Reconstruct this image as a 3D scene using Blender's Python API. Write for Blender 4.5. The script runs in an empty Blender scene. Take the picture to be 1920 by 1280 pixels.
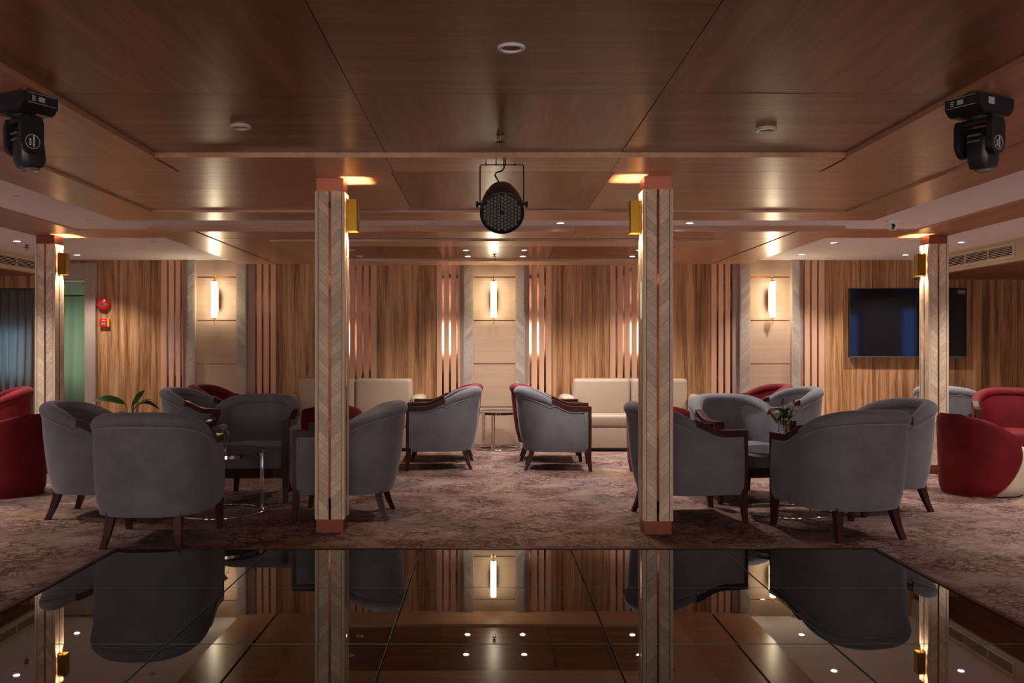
import bpy, bmesh, math, random
from mathutils import Vector, Matrix
random.seed(7)
PI = math.pi
sc = bpy.context.scene
COL = sc.collection

# ------------------------------------------------------------------ camera, world, exposure
F_PX, VX, VY, HC = 1760.0, 917.0, 655.0, 1.20      # focal length and vanishing point in photo pixels, eye height
cam_d = bpy.data.cameras.new('camera'); cam = bpy.data.objects.new('camera', cam_d); COL.objects.link(cam)
cam.location = (0, 0, HC); cam.rotation_euler = (PI/2, 0, 0)
cam_d.sensor_width = 36; cam_d.lens = 36*F_PX/1920
cam_d.shift_x = (960-VX)/1920; cam_d.shift_y = (VY-640)/1920
cam_d.clip_start = 0.05; cam_d.clip_end = 100
sc.camera = cam
w = bpy.data.worlds.new('world'); sc.world = w; w.use_nodes = True
w.node_tree.nodes['Background'].inputs[0].default_value = (0.05, 0.08, 0.12, 1)
w.node_tree.nodes['Background'].inputs[1].default_value = 0.3
sc.view_settings.view_transform = 'Standard'; sc.view_settings.look = 'None'
sc.view_settings.gamma = 1; sc.view_settings.use_curve_mapping = False
sc.view_settings.exposure = 0.9

WARM = (1.0, 0.86, 0.60); SPOTC = (1.0, 0.88, 0.76); AMBER = (1.0, 0.66, 0.38)
P_TUBE, P_DOWN, P_BACK, P_SCONCE_UP, P_SCONCE_DN = 15.0, 62.0, 90.0, 14.0, 11.0
DW = 11.75                                         # distance of the far wall
def WX(px): return (px-VX)*DW/F_PX
def WZ(py): return HC-(py-VY)*DW/F_PX

# ------------------------------------------------------------------ mesh helpers
def mesh_obj(name, bm, mat=None, parent=None, smooth=None):
    bmesh.ops.recalc_face_normals(bm, faces=bm.faces)
    me = bpy.data.meshes.new(name); bm.to_mesh(me); bm.free()
    if smooth:
        for p in me.polygons: p.use_smooth = True
        me.set_sharp_from_angle(angle=math.radians(smooth))
    if mat: me.materials.append(M[mat] if isinstance(mat, str) else mat)
    o = bpy.data.objects.new(name, me); COL.objects.link(o)
    if parent: o.parent = parent
    return o
def share(name, me, parent=None, loc=(0,0,0), rot=(0,0,0), scl=None):
    o = bpy.data.objects.new(name, me); COL.objects.link(o)
    o.location = loc; o.rotation_euler = rot
    if scl: o.scale = scl
    if parent: o.parent = parent
    return o
def tag(o, label=None, cat=None, group=None, kind=None):
    if label: o['label'] = label
    if cat: o['category'] = cat
    if group: o['group'] = group
    if kind: o['kind'] = kind
    return o
def thing(name, label, cat, loc=(0,0,0), rz=0, group=None):
    o = bpy.data.objects.new(name, None); COL.objects.link(o)
    o.empty_display_size = 0.1
    o.location = loc; o.rotation_euler = (0,0,rz)
    return tag(o, label, cat, group)
def dup(root, loc, rz, label, group=None):
    r = root.copy(); COL.objects.link(r); r.location = loc; r.rotation_euler = (0,0,rz); r['label'] = label
    if group: r['group'] = group
    for ch in list(root.children):
        c = ch.copy(); COL.objects.link(c); c.parent = r
        for g in list(ch.children):
            d = g.copy(); COL.objects.link(d); d.parent = c
    return r
def BM(): return bmesh.new()
def box(bm, x0, x1, y0, y1, z0, z1, bev=0, seg=2):
    vs = [bm.verts.new(v) for v in ((x0,y0,z0),(x1,y0,z0),(x1,y1,z0),(x0,y1,z0),(x0,y0,z1),(x1,y0,z1),(x1,y1,z1),(x0,y1,z1))]
    fs = [bm.faces.new([vs[i] for i in q]) for q in ((3,2,1,0),(4,5,6,7),(0,1,5,4),(1,2,6,5),(2,3,7,6),(3,0,4,7))]
    if bev:
        es = list({e for f in fs for e in f.edges})
        bmesh.ops.bevel(bm, geom=es, offset=bev, segments=seg, profile=0.6, affect='EDGES', clamp_overlap=True)
    return bm
def loft(bm, secs, caps=True, closed=False):
    rings = [[bm.verts.new(p) for p in s] for s in secs]
    n = len(rings[0])
    m = len(rings)
    for i in range(m if closed else m-1):
        a, b = rings[i], rings[(i+1) % m]
        for k in range(n):
            bm.faces.new((a[k], a[(k+1)%n], b[(k+1)%n], b[k]))
    if caps and not closed:
        bm.faces.new(rings[0][::-1]); bm.faces.new(rings[-1])
    return bm
def lathe(bm, prof, n=24, cap=True):
    return loft(bm, [[(r*math.cos(2*PI*k/n), r*math.sin(2*PI*k/n), z) for k in range(n)] for r, z in prof], cap)
def tube(bm, pts, r, n=8, closed=False):
    pts = [Vector(p) for p in pts]; secs = []
    m = len(pts); up0 = None
    for i, p in enumerate(pts):
        if closed: t = (pts[(i+1)%m]-pts[i-1])
        else: t = pts[min(i+1, m-1)]-pts[max(i-1, 0)]
        t.normalize()
        if up0 is None:
            up0 = Vector((0,0,1)) if abs(t.z) < .9 else Vector((1,0,0))
        a = up0 - t*up0.dot(t)
        if a.length < 1e-4: a = t.orthogonal()
        a.normalize(); b = t.cross(a); up0 = a
        rr = r[i] if isinstance(r, (list, tuple)) else r
        secs.append([tuple(p + a*rr*math.cos(2*PI*k/n) + b*rr*math.sin(2*PI*k/n)) for k in range(n)])
    return loft(bm, secs, True, closed)
def ring(bm, R, r, z, n=40, m=8, cx=0, cy=0):
    return tube(bm, [(cx+R*math.cos(2*PI*k/n), cy+R*math.sin(2*PI*k/n), z) for k in range(n)], r, m, True)
def prism(bm, poly, axis, a, b):
    """poly of 2-D points, extruded from a to b along axis ('x','y','z')"""
    f = {'x': lambda p, t: (t, p[0], p[1]), 'y': lambda p, t: (p[0], t, p[1]), 'z': lambda p, t: (p[0], p[1], t)}[axis]
    return loft(bm, [[f(p, a) for p in poly], [f(p, b) for p in poly]])
def arc(cx, cy, r, a0, a1, n):
    return [(cx+r*math.cos(math.radians(a0+(a1-a0)*k/n)), cy+r*math.sin(math.radians(a0+(a1-a0)*k/n))) for k in range(n+1)]
def lerp(a, b, t): return a+(b-a)*t
def smooth01(t): t = max(0, min(1, t)); return t*t*(3-2*t)
# ------------------------------------------------------------------ materials
M = {}
def new_mat(name, rough=0.5, metal=0.0, color=(.5,.5,.5), spec=0.5, **kw):
    m = bpy.data.materials.new(name); m.use_nodes = True
    b = m.node_tree.nodes['Principled BSDF']
    b.inputs['Base Color'].default_value = (*color, 1); b.inputs['Roughness'].default_value = rough
    b.inputs['Metallic'].default_value = metal; b.inputs['Specular IOR Level'].default_value = spec
    for k, v in kw.items(): b.inputs[k.replace('_', ' ')].default_value = v
    M[name] = m
    return m, m.node_tree, b
def N(nt, t, **kw):
    n = nt.nodes.new(t)
    for k, v in kw.items():
        if k in n.inputs.keys(): n.inputs[k].default_value = v
        else: setattr(n, k, v)
    return n
def ramp(nt, stops):
    r = nt.nodes.new('ShaderNodeValToRGB'); el = r.color_ramp.elements
    while len(el) < len(stops): el.new(0.5)
    for e, (p, c) in zip(el, stops): e.position = p; e.color = (*c, 1)
    return r
def wood(name, axis, dark, mid, light, rough, scale=1.0, bump=0.02, stretch=14.0, spec=0.5, contrast=1.0, coat=0.0):
    m, nt, b = new_mat(name, rough, spec=spec)
    L = nt.links
    tc = N(nt, 'ShaderNodeTexCoord'); oi = N(nt, 'ShaderNodeObjectInfo')
    add = N(nt, 'ShaderNodeVectorMath', operation='MULTIPLY_ADD')
    L.new(oi.outputs['Random'], add.inputs[0]); add.inputs[1].default_value = (17.3, 11.1, 23.7); L.new(tc.outputs['Object'], add.inputs[2])
    mp = N(nt, 'ShaderNodeMapping'); L.new(add.outputs[0], mp.inputs[0])
    s = [stretch*scale]*3; s['xyz'.index(axis)] = 0.55*scale
    mp.inputs['Scale'].default_value = s
    n1 = N(nt, 'ShaderNodeTexNoise'); n1.inputs['Scale'].default_value = 1.0; n1.inputs['Detail'].default_value = 5; n1.inputs['Roughness'].default_value = .6; n1.inputs['Distortion'].default_value = .6
    L.new(mp.outputs[0], n1.inputs['Vector'])
    n2 = N(nt, 'ShaderNodeTexNoise'); n2.inputs['Scale'].default_value = 7.0; n2.inputs['Detail'].default_value = 4; n2.inputs['Roughness'].default_value = .7
    L.new(mp.outputs[0], n2.inputs['Vector'])
    mix = N(nt, 'ShaderNodeMath', operation='MULTIPLY_ADD'); L.new(n2.outputs['Fac'], mix.inputs[0]); mix.inputs[1].default_value = .45
    L.new(n1.outputs['Fac'], mix.inputs[2])
    lo, hi = .725-.20/contrast, .725+.20/contrast
    r = ramp(nt, [(lo, dark), (.725, mid), (hi, light)]); L.new(mix.outputs[0], r.inputs[0]); L.new(r.outputs[0], b.inputs['Base Color'])
    bp = N(nt, 'ShaderNodeBump'); bp.inputs['Strength'].default_value = bump; bp.inputs['Distance'].default_value = .01
    L.new(mix.outputs[0], bp.inputs['Height']); L.new(bp.outputs[0], b.inputs['Normal'])
    if coat: b.inputs['Coat Weight'].default_value = coat; b.inputs['Coat Roughness'].default_value = .25
    return m
CD, CM_, CL_ = (.105,.030,.009), (.20,.068,.022), (.31,.120,.045)
for ax in 'xy':
    wood('ceiling_wood_'+ax, ax, CD, CM_, CL_, .31, 1.0, .012, 9, .55, .9)
    wood('frame_wood_'+ax, ax, (.37,.175,.092), (.49,.250,.140), (.60,.325,.195), .31, 1.0, .010, 12, .9, .7)
for ax in 'xy': wood('raft_wood_'+ax, ax, (.50,.30,.185), (.59,.365,.235), (.67,.43,.29), .34, 1.0, .01, 12, .8, .7)
wood('wall_wood', 'z', (.15,.063,.026), (.39,.195,.085), (.60,.345,.18), .45, 1.0, .02, 15, .4, 1.25)
wood('pale_wood', 'z', (.56,.34,.225), (.62,.385,.26), (.68,.43,.30), .5, 1.0, .01, 30, .4, .8)
wood('niche_wood', 'x', (.41,.29,.21), (.45,.32,.235), (.49,.35,.26), .5, 1.0, .01, 30, .4, .8)
wood('lilac_wood', 'z', (.33,.25,.22), (.37,.285,.25), (.41,.32,.28), .5, 1.0, .01, 30, .4, .8)
wood('mahogany', 'z', (.022,.006,.005), (.042,.011,.008), (.070,.019,.014), .40, 1.0, .01, 20, .2, .8)
wood('chevron_wood', 'y', (.52,.41,.305), (.63,.50,.375), (.73,.59,.45), .5, 1.0, .02, 40, .4, .9)
wood('pilaster_wood', 'y', (.33,.275,.245), (.40,.335,.30), (.47,.40,.355), .5, 1.0, .02, 40, .4, .9)
new_mat('pilaster_trim', .45, 0, (.42,.34,.28))
def chevron_var(nm):   # per-slat tone
    m = M[nm]; nt = m.node_tree; b = nt.nodes['Principled BSDF']
    src = b.inputs['Base Color'].links[0].from_socket
    oi = N(nt, 'ShaderNodeObjectInfo'); mr = N(nt, 'ShaderNodeMapRange'); nt.links.new(oi.outputs['Random'], mr.inputs[0])
    mr.inputs['To Min'].default_value = .78; mr.inputs['To Max'].default_value = 1.12
    mu = N(nt, 'ShaderNodeVectorMath', operation='SCALE'); nt.links.new(src, mu.inputs[0]); nt.links.new(mr.outputs[0], mu.inputs['Scale'])
    nt.links.new(mu.outputs[0], b.inputs['Base Color'])
chevron_var('chevron_wood'); chevron_var('pilaster_wood')
new_mat('cream_trim', .45, 0, (.62,.48,.36)); new_mat('groove', .7, 0, (.10,.06,.045))
new_mat('plaster', .75, 0, (.90,.85,.86)); new_mat('bulkhead_paint', .6, 0, (.50,.41,.32))
new_mat('dark_void', .9, 0, (.012,.010,.010)); new_mat('slab', .9, 0, (.03,.018,.012))
new_mat('copper', .055, 1, (.50,.21,.135)); new_mat('copper_soft', .34, 1, (.30,.105,.07)); new_mat('brass', .18, 1, (.80,.55,.18)); new_mat('chrome', .06, 1, (.82,.82,.84))
new_mat('gold', .30, 1, (.29,.155,.022))
new_mat('steel', .3, 1, (.5,.48,.46)); new_mat('dark_bronze', .35, 1, (.16,.10,.05))
new_mat('black_plastic', .32, 0, (.012,.012,.014)); new_mat('black_matte', .6, 0, (.015,.013,.015)); new_mat('grey_plastic', .4, 0, (.10,.10,.10))
new_mat('lens_glass', .12, 0, (.19,.175,.18), .8); new_mat('screen', .06, 0, (.004,.004,.007), .6)
new_mat('white_plastic', .35, 0, (.75,.74,.76)); new_mat('white_print', .5, 0, (.6,.6,.6)); new_mat('sticker', .5, 0, (.45,.45,.46))
new_mat('red_enamel', .2, 0, (.62,.012,.012), .6); new_mat('yellow_plastic', .4, 0, (.75,.42,.02))
new_mat('cream_leather', .48, 0, (.43,.335,.265)); new_mat('terracotta', .6, 0, (.16,.10,.08)); new_mat('soil', .9, 0, (.03,.02,.015))
new_mat('petal', .6, 0, (.75,.74,.66)); new_mat('leaf', .38, 0, (.035,.13,.018)); new_mat('leaf_dark', .5, 0, (.04,.075,.012))
new_mat('down_rim', .3, 0, (.55,.50,.48)); new_mat('down_dark', .5, 0, (.12,.09,.08))
def emis(name, col, strength):
    m, nt, b = new_mat(name, .5, 0, col)
    b.inputs['Emission Color'].default_value = (*col, 1); b.inputs['Emission Strength'].default_value = strength
emis('tube_light', WARM, P_TUBE); emis('lamp_disc', (1,.93,.86), 30.0); emis('sconce_bulb', AMBER, 18.0)
emis('teal_dusk', (.22,.45,.60), 1.7); emis('green_dusk', (.52,.62,.46), 1.3); emis('blue_dusk', (.05,.16,.55), 1.3); emis('fill_window', (1.0,.87,.76), 7.0)
m, nt, b = new_mat('table_glass', .02, 0, (.25,.27,.26)); b.inputs['Transmission Weight'].default_value = .75; b.inputs['IOR'].default_value = 1.5
m, nt, b = new_mat('clear_glass', .01, 0, (.95,.97,.97)); b.inputs['Transmission Weight'].default_value = 1; b.inputs['IOR'].default_value = 1.45
m, nt, b = new_mat('floor_glass', .012, 0, (.006,.010,.009)); b.inputs['IOR'].default_value = 2.1
m, nt, b = new_mat('glass_edge', .15, 0, (.10,.16,.13)); b.inputs['IOR'].default_value = 1.5
m, nt, b = new_mat('pane_glass', .02, 0, (.75,.85,.80)); b.inputs['Transmission Weight'].default_value = 1; b.inputs['IOR'].default_value = 1.1
def velvet(name, c, lo, sheen=.5):
    m, nt, b = new_mat(name, .75, 0, c, .25)
    b.inputs['Sheen Weight'].default_value = sheen; b.inputs['Sheen Roughness'].default_value = .35
    b.inputs['Sheen Tint'].default_value = (*[min(1, x*2.2+.15) for x in c], 1)
    L = nt.links; tc = N(nt, 'ShaderNodeTexCoord')
    n = N(nt, 'ShaderNodeTexNoise'); n.inputs['Scale'].default_value = 5; n.inputs['Detail'].default_value = 6; n.inputs['Roughness'].default_value = .65
    L.new(tc.outputs['Object'], n.inputs['Vector'])
    r = ramp(nt, [(.35, lo), (.7, c)]); L.new(n.outputs['Fac'], r.inputs[0]); L.new(r.outputs[0], b.inputs['Base Color'])
    n2 = N(nt, 'ShaderNodeTexNoise'); n2.inputs['Scale'].default_value = 350; n2.inputs['Detail'].default_value = 2; L.new(tc.outputs['Object'], n2.inputs['Vector'])
    bp = N(nt, 'ShaderNodeBump'); bp.inputs['Strength'].default_value = .12; bp.inputs['Distance'].default_value = .003
    L.new(n2.outputs['Fac'], bp.inputs['Height']); L.new(bp.outputs[0], b.inputs['Normal'])
velvet('grey_velvet', (.185,.181,.222), (.135,.131,.163)); velvet('red_velvet', (.17,.004,.012), (.095,.002,.006), .15)
velvet('grey_piping', (.26,.25,.28), (.22,.21,.24)); velvet('red_piping', (.18,.008,.015), (.13,.005,.01)); velvet('cream_fabric', (.55,.46,.37), (.48,.40,.32), .3)
def curtain_mat(name, c):
    m, nt, b = new_mat(name, .85, 0, c, .1)
    tr = N(nt, 'ShaderNodeBsdfTranslucent'); tr.inputs['Color'].default_value = (*c, 1)
    mx = N(nt, 'ShaderNodeMixShader'); mx.inputs[0].default_value = .55
    out = nt.nodes['Material Output']
    nt.links.new(b.outputs[0], mx.inputs[1]); nt.links.new(tr.outputs[0], mx.inputs[2]); nt.links.new(mx.outputs[0], out.inputs['Surface'])
curtain_mat('curtain_cloth', (.42,.38,.36)); curtain_mat('curtain_pale', (.55,.58,.50))
def carpet():
    m, nt, b = new_mat('carpet', .95, 0, (.3,.2,.2), .08); L = nt.links
    tc = N(nt, 'ShaderNodeTexCoord')
    def noise(scale, det, rough, dist=0, off=0):
        mp = N(nt, 'ShaderNodeMapping'); mp.inputs['Location'].default_value = (off, off*1.7, 0); L.new(tc.outputs['Object'], mp.inputs[0])
        n = N(nt, 'ShaderNodeTexNoise'); n.inputs['Scale'].default_value = scale; n.inputs['Detail'].default_value = det; n.inputs['Roughness'].default_value = rough; n.inputs['Distortion'].default_value = dist
        L.new(mp.outputs[0], n.inputs['Vector']); return n
    base = ramp(nt, [(.30, (.16,.098,.089)), (.48, (.268,.182,.164)), (.68, (.385,.283,.25))]); L.new(noise(2.2, 5, .6, .4).outputs['Fac'], base.inputs[0])
    # ochre and blue-grey drifts
    f1 = ramp(nt, [(.55, (0,0,0)), (.72, (1,1,1))]); L.new(noise(1.3, 3, .5, .2, 3.1).outputs['Fac'], f1.inputs[0])
    m1 = N(nt, 'ShaderNodeMixRGB'); L.new(f1.outputs[0], m1.inputs[0]); L.new(base.outputs[0], m1.inputs[1]); m1.inputs[2].default_value = (.30,.19,.115,1)
    f2 = ramp(nt, [(.58, (0,0,0)), (.75, (1,1,1))]); L.new(noise(1.1, 3, .5, .2, 9.7).outputs['Fac'], f2.inputs[0])
    m2 = N(nt, 'ShaderNodeMixRGB'); L.new(f2.outputs[0], m2.inputs[0]); L.new(m1.outputs[0], m2.inputs[1]); m2.inputs[2].default_value = (.19,.165,.185,1)
    # dark broken crackle, stronger inside blotches
    nd = noise(5.0, 3, .6, 0, 5.5)
    wp = N(nt, 'ShaderNodeVectorMath', operation='MULTIPLY_ADD'); L.new(nd.outputs['Color'], wp.inputs[0]); wp.inputs[1].default_value = (.28,.28,0); L.new(tc.outputs['Object'], wp.inputs[2])
    vo = N(nt, 'ShaderNodeTexVoronoi'); vo.feature = 'DISTANCE_TO_EDGE'; vo.inputs['Scale'].default_value = 9.0; L.new(wp.outputs[0], vo.inputs['Vector'])
    cr = ramp(nt, [(.0, (1,1,1)), (.13, (0,0,0))]); L.new(vo.outputs['Distance'], cr.inputs[0])
    vo2 = N(nt, 'ShaderNodeTexVoronoi'); vo2.feature = 'DISTANCE_TO_EDGE'; vo2.inputs['Scale'].default_value = 22.0; L.new(wp.outputs[0], vo2.inputs['Vector'])
    cr2 = ramp(nt, [(.0, (1,1,1)), (.10, (0,0,0))]); L.new(vo2.outputs['Distance'], cr2.inputs[0])
    mxx = N(nt, 'ShaderNodeMath', operation='MAXIMUM'); L.new(cr.outputs[0], mxx.inputs[0]); L.new(cr2.outputs[0], mxx.inputs[1])
    bl = ramp(nt, [(.38, (.22,.22,.22)), (.58, (1,1,1))]); L.new(noise(2.6, 4, .6, .5, 1.3).outputs['Fac'], bl.inputs[0])
    ml = N(nt, 'ShaderNodeMath', operation='MULTIPLY'); L.new(mxx.outputs[0], ml.inputs[0]); L.new(bl.outputs[0], ml.inputs[1])
    m3 = N(nt, 'ShaderNodeMixRGB'); L.new(ml.outputs[0], m3.inputs[0]); L.new(m2.outputs[0], m3.inputs[1]); m3.inputs[2].default_value = (.075,.028,.026,1)
    bl2 = ramp(nt, [(.60, (0,0,0)), (.74, (.75,.75,.75))]); L.new(noise(4.2, 6, .7, .8, 7.9).outputs['Fac'], bl2.inputs[0])
    m4 = N(nt, 'ShaderNodeMixRGB'); L.new(bl2.outputs[0], m4.inputs[0]); L.new(m3.outputs[0], m4.inputs[1]); m4.inputs[2].default_value = (.085,.045,.042,1)
    L.new(m4.outputs[0], b.inputs['Base Color'])
    bp = N(nt, 'ShaderNodeBump'); bp.inputs['Strength'].default_value = .5; bp.inputs['Distance'].default_value = .006
    L.new(noise(160, 2, .5).outputs['Fac'], bp.inputs['Height']); L.new(bp.outputs[0], b.inputs['Normal'])
carpet()

# ------------------------------------------------------------------ floor and walls
XL, XR, YN = -6.8, 6.8, -3.6
Z_A, Z_F, Z_G, Z_W, Z_C, Z_R = 2.350, 2.325, 2.305, 2.320, 2.270, 2.255
bm = BM(); box(bm, XL-.2, XR+.2, YN-.2, 13.4, -.12, 0)
floor = tag(mesh_obj('floor', bm, 'carpet'), 'mottled rose and brown patterned carpet over the whole lounge', kind='structure')
DX0, DX1, DZ = WX(118)-.115, WX(160), WZ(524)         # doorway in the far wall
bm = BM()
prism(bm, [(XL-.2,0),(DX0,0),(DX0,DZ),(DX1,DZ),(DX1,0),(XR+.2,0),(XR+.2,2.6),(XL-.2,2.6)], 'y', DW+.05, DW+.19)
wall_back = tag(mesh_obj('wall_back', bm, 'wall_wood'), 'panelled far wall of walnut, pale slats and lamp niches', kind='structure')
for nm, a in (('wall_left', (XL-.15, XL, YN, 13.4)), ('wall_right', (XR, XR+.15, YN, 13.4)), ('wall_front', (XL, XR, YN-.15, YN))):
    bm = BM(); box(bm, *a, 0, 2.6)
    tag(mesh_obj(nm, bm, 'lilac_wood'), {'wall_left': 'pale side wall to the left', 'wall_right': 'pale side wall to the right', 'wall_front': 'pale wall behind the viewpoint'}[nm], kind='structure')

def wall_box(name, x0, x1, yf, mat, z0=0.0, z1=2.32, yb=DW+.052, parent=None, bev=0):
    bm = BM(); box(bm, min(x0,x1), max(x0,x1), yf, yb, z0, z1, bev, 1)
    return mesh_obj(name, bm, mat, parent or wall_back)
def wood_bay(px0, px1):        # walnut veneer in planks
    x0, x1 = WX(px0), WX(px1); n = max(1, round((x1-x0)/.62))
    for i in range(n):
        a, c = lerp(x0, x1, i/n), lerp(x0, x1, (i+1)/n)
        wall_box('wood_panel', a+.0008, c-.0008, DW+.03, 'wall_wood')
for a, c in ((181,302),(517,640),(706,819),(1034,1144),(1262,1334),(1546,1910)): wood_bay(a, c)
wall_box('wood_panel', WX(1911), XR, DW+.03, 'wall_wood')
def slats(px0, px1, coppers, z1=2.32):
    edges = [px0] + sum([[c-2.0, c+2.0] for c in coppers], []) + [px1]
    for i in range(0, len(edges), 2): wall_box('pale_slat', WX(edges[i]), WX(edges[i+1]), DW, 'pale_wood')
    for c in coppers: wall_box('copper_strip', WX(c-2.4), WX(c+2.4), DW+.018, 'copper')
slats(302, 343, (314.4, 327.5, 340)); slats(477, 517, (479.6, 492.2, 505.6)); slats(640, 706, (654, 667, 680, 693.2))
slats(819, 862, (830.5, 843.6, 857)); slats(992, 1034, (994.6, 1009, 1022)); slats(1144, 1215, (1156, 1169.6, 1183, 1196))
slats(1334, 1373, (1345.6, 1358.2, 1371)); slats(1505, 1546, (1507.4, 1520.6, 1533.8))
TILE_CACHE = {}
def slat_tile_mesh(w_, pitch, s, th, z0=None, z1=None, zc=0, mat='chevron_wood'):
    """one slanted slat: x 0..w_, rising s*w_ ; optional clipping to z0..z1 at height zc"""
    poly = [(0, zc), (w_, zc+s*w_), (w_, zc+s*w_+pitch-.0022), (0, zc+pitch-.0022)]
    def clip(poly, lim, keep_above):
        out = []
        for i in range(len(poly)):
            p, q = poly[i-1], poly[i]
            pi, qi = (p[1] >= lim) == keep_above, (q[1] >= lim) == keep_above
            if pi != qi:
                t = (lim-p[1])/(q[1]-p[1]); out.append((lerp(p[0], q[0], t), lim))
            if qi: out.append(q)
        return out
    if z0 is not None: poly = clip(poly, z0, True)
    if z1 is not None and len(poly) > 2: poly = clip(poly, z1, False)
    if len(poly) < 3: return None
    bm = BM(); prism(bm, poly, 'y', 0, th)
    bmesh.ops.recalc_face_normals(bm, faces=bm.faces)
    me = bpy.data.meshes.new('chevron_slat'); bm.to_mesh(me); bm.free(); me.materials.append(M[mat])
    return me
def chevrons(parent, x0, w_, yfront, z0, z1, s, pitch=.066, rot=0.0, name='chevron_slat', mat='chevron_wood'):
    """fills x0..x0+w_ (in a face frame turned by rot about z) with slanted slats"""
    th = .005
    key = (round(w_,4), pitch, s, th, mat)
    if key not in TILE_CACHE: TILE_CACHE[key] = slat_tile_mesh(w_, pitch, s, th, mat=mat)
    c, sn = math.cos(rot), math.sin(rot)
    z = z0 - (s*w_ if s > 0 else 0) - pitch
    z = z0 - math.ceil((abs(s)*w_)/pitch+1)*pitch
    while z < z1 + abs(s)*w_ + pitch:
        lo, hi = min(z, z+s*w_), max(z, z+s*w_)+pitch
        lx, ly = x0, yfront
        loc = (c*lx - sn*ly, sn*lx + c*ly, 0)
        if hi > z0+.001 and lo < z1-.001:
            if lo >= z0 and hi <= z1: share(name, TILE_CACHE[key], parent, (loc[0], loc[1], z), (0,0,rot))
            else:
                me = slat_tile_mesh(w_, pitch, s, th, z0, z1, z, mat)
                if me: share(name, me, parent, loc, (0,0,rot))
        z += pitch
def niche(n0, n1, l0, l1, r0, r1, lr, rr):
    """n: niche edges, l/r: pilaster edges, lr/rr: outer edge of the dark reveal"""
    zs = [0, WZ(763), WZ(682), WZ(600.5), WZ(519), 2.34]
    for i in range(5):
        wall_box('niche_panel', WX(n0-1), WX(n1+1), DW+.028, 'niche_wood', zs[i]+.006, zs[i+1]-.006)
        if i: wall_box('copper_bar', WX(n0), WX(n1), DW+.034, 'copper', zs[i]-.008, zs[i]+.008)
    for a, c, o, s in ((l0, l1, lr, 1), (r0, r1, rr, -1)):
        p = wall_box('pilaster', WX(a), WX(c), DW-.03, 'pilaster_trim')
        x0, w_ = WX(a)+.012, WX(c)-WX(a)-.024
        chevrons(wall_back, x0, w_, DW-.0345, .0, 2.33, s, .075, mat='pilaster_wood')
        e = a if s > 0 else c
        wall_box('reveal_strip', WX(min(o, e)), WX(max(o, e)), DW+.02, 'lilac_wood')
niche(367, 444, 352, 367, 444, 463, 343, 477)
niche(888, 966, 869, 888, 966, 984, 862, 992)
niche(1406, 1483, 1386, 1406, 1483, 1498, 1373, 1505)
# doorway trim, glass door and the lobby behind it
door = thing('door_1', 'narrow glazed door with lilac frame in the far wall', None, (0,0,0)); door['kind'] = 'structure'
for a, c, z0, z1 in ((DX1, DX1+.134, 0, WZ(493)), (DX0-.134, DX0, 0, WZ(493)), (DX0, DX1, DZ, WZ(493))):
    wall_box('door_trim', a, c, DW-.02, 'lilac_wood', z0, z1, DW+.055, door)
wall_box('door_stile', DX0, DX0+.035, DW+.075, 'wall_wood', 0, DZ-.10, DW+.11, door)
wall_box('door_stile', DX1-.012, DX1, DW+.075, 'black_matte', 0, DZ-.02, DW+.11, door)
wall_box('door_pane', DX0+.035, DX1-.012, DW+.09, 'pane_glass', .05, DZ-.02, DW+.096, door)
wall_box('door_closer', DX1-.05, DX1-.02, DW+.03, 'steel', DZ-.07, DZ-.02, DW+.075, door)
bm = BM(); prism(bm, [(-6.3,DW+.19),(-6.3,13.3),(-4.4,13.3),(-4.4,DW+.19),(-4.3,DW+.19),(-4.3,13.4),(-6.4,13.4),(-6.4,DW+.19)], 'z', 0, 2.6)
tag(mesh_obj('wall_lobby', bm, 'plaster'), 'pale lobby walls behind the glazed door', kind='structure')
bm = BM(); box(bm, -6.3, -4.4, DW+.19, 13.3, 2.15, 2.25)
tag(mesh_obj('ceiling_lobby', bm, 'plaster'), 'pale lobby ceiling behind the glazed door', kind='structure')

def curtain(name, x0, x1, y, z0, z1, mat, label, folds, seed, rz=0):
    rnd = random.Random(seed); bm = BM(); n = folds*10; rows = 10
    ph = [rnd.uniform(-.5,.5) for _ in range(folds+1)]; am = [rnd.uniform(.6,1.2) for _ in range(folds+1)]
    front, back = [], []
    for j in range(rows+1):
        z = lerp(z0, z1, j/rows); fr, bk = [], []
        for i in range(n+1):
            f = i/10; k = min(int(f), folds-1); t = f-k
            a = lerp(am[k], am[k+1], t); p = lerp(ph[k], ph[k+1], t)
            yy = y + .035*a*math.sin(2*PI*f + p*(1+.4*math.sin(z*2))) * lerp(1.1, .7, j/rows)
            x = lerp(x0, x1, i/n) + .01*math.sin(z*3+f)
            fr.append(bm.verts.new((x, yy, z)))
        front.append(fr)
    for j in range(rows):
        for i in range(n): bm.faces.new((front[j][i], front[j][i+1], front[j+1][i+1], front[j+1][i]))
    bmesh.ops.solidify(bm, geom=bm.faces[:], thickness=.003)
    t = thing(name, label, 'curtain', (0,0,0))
    mesh_obj('curtain_cloth', bm, mat, t, 60)
    bm = BM(); tube(bm, [(x0-.05, y, z1+.015), (x1+.05, y, z1+.015)], .012)
    mesh_obj('curtain_rod', bm, 'grey_plastic', t, 40)
    return t
curtain('curtain', XL+.1, DX0-.16, DW-.10, .015, 1.92, 'curtain_cloth', 'grey sheer curtain glowing blue at the far left beside the pillar', 11, 3)
curtain('curtain', -6.2, -4.5, 13.0, .015, 1.93, 'curtain_pale', 'pale green lit curtain seen through the glazed door', 12, 8)
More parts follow.
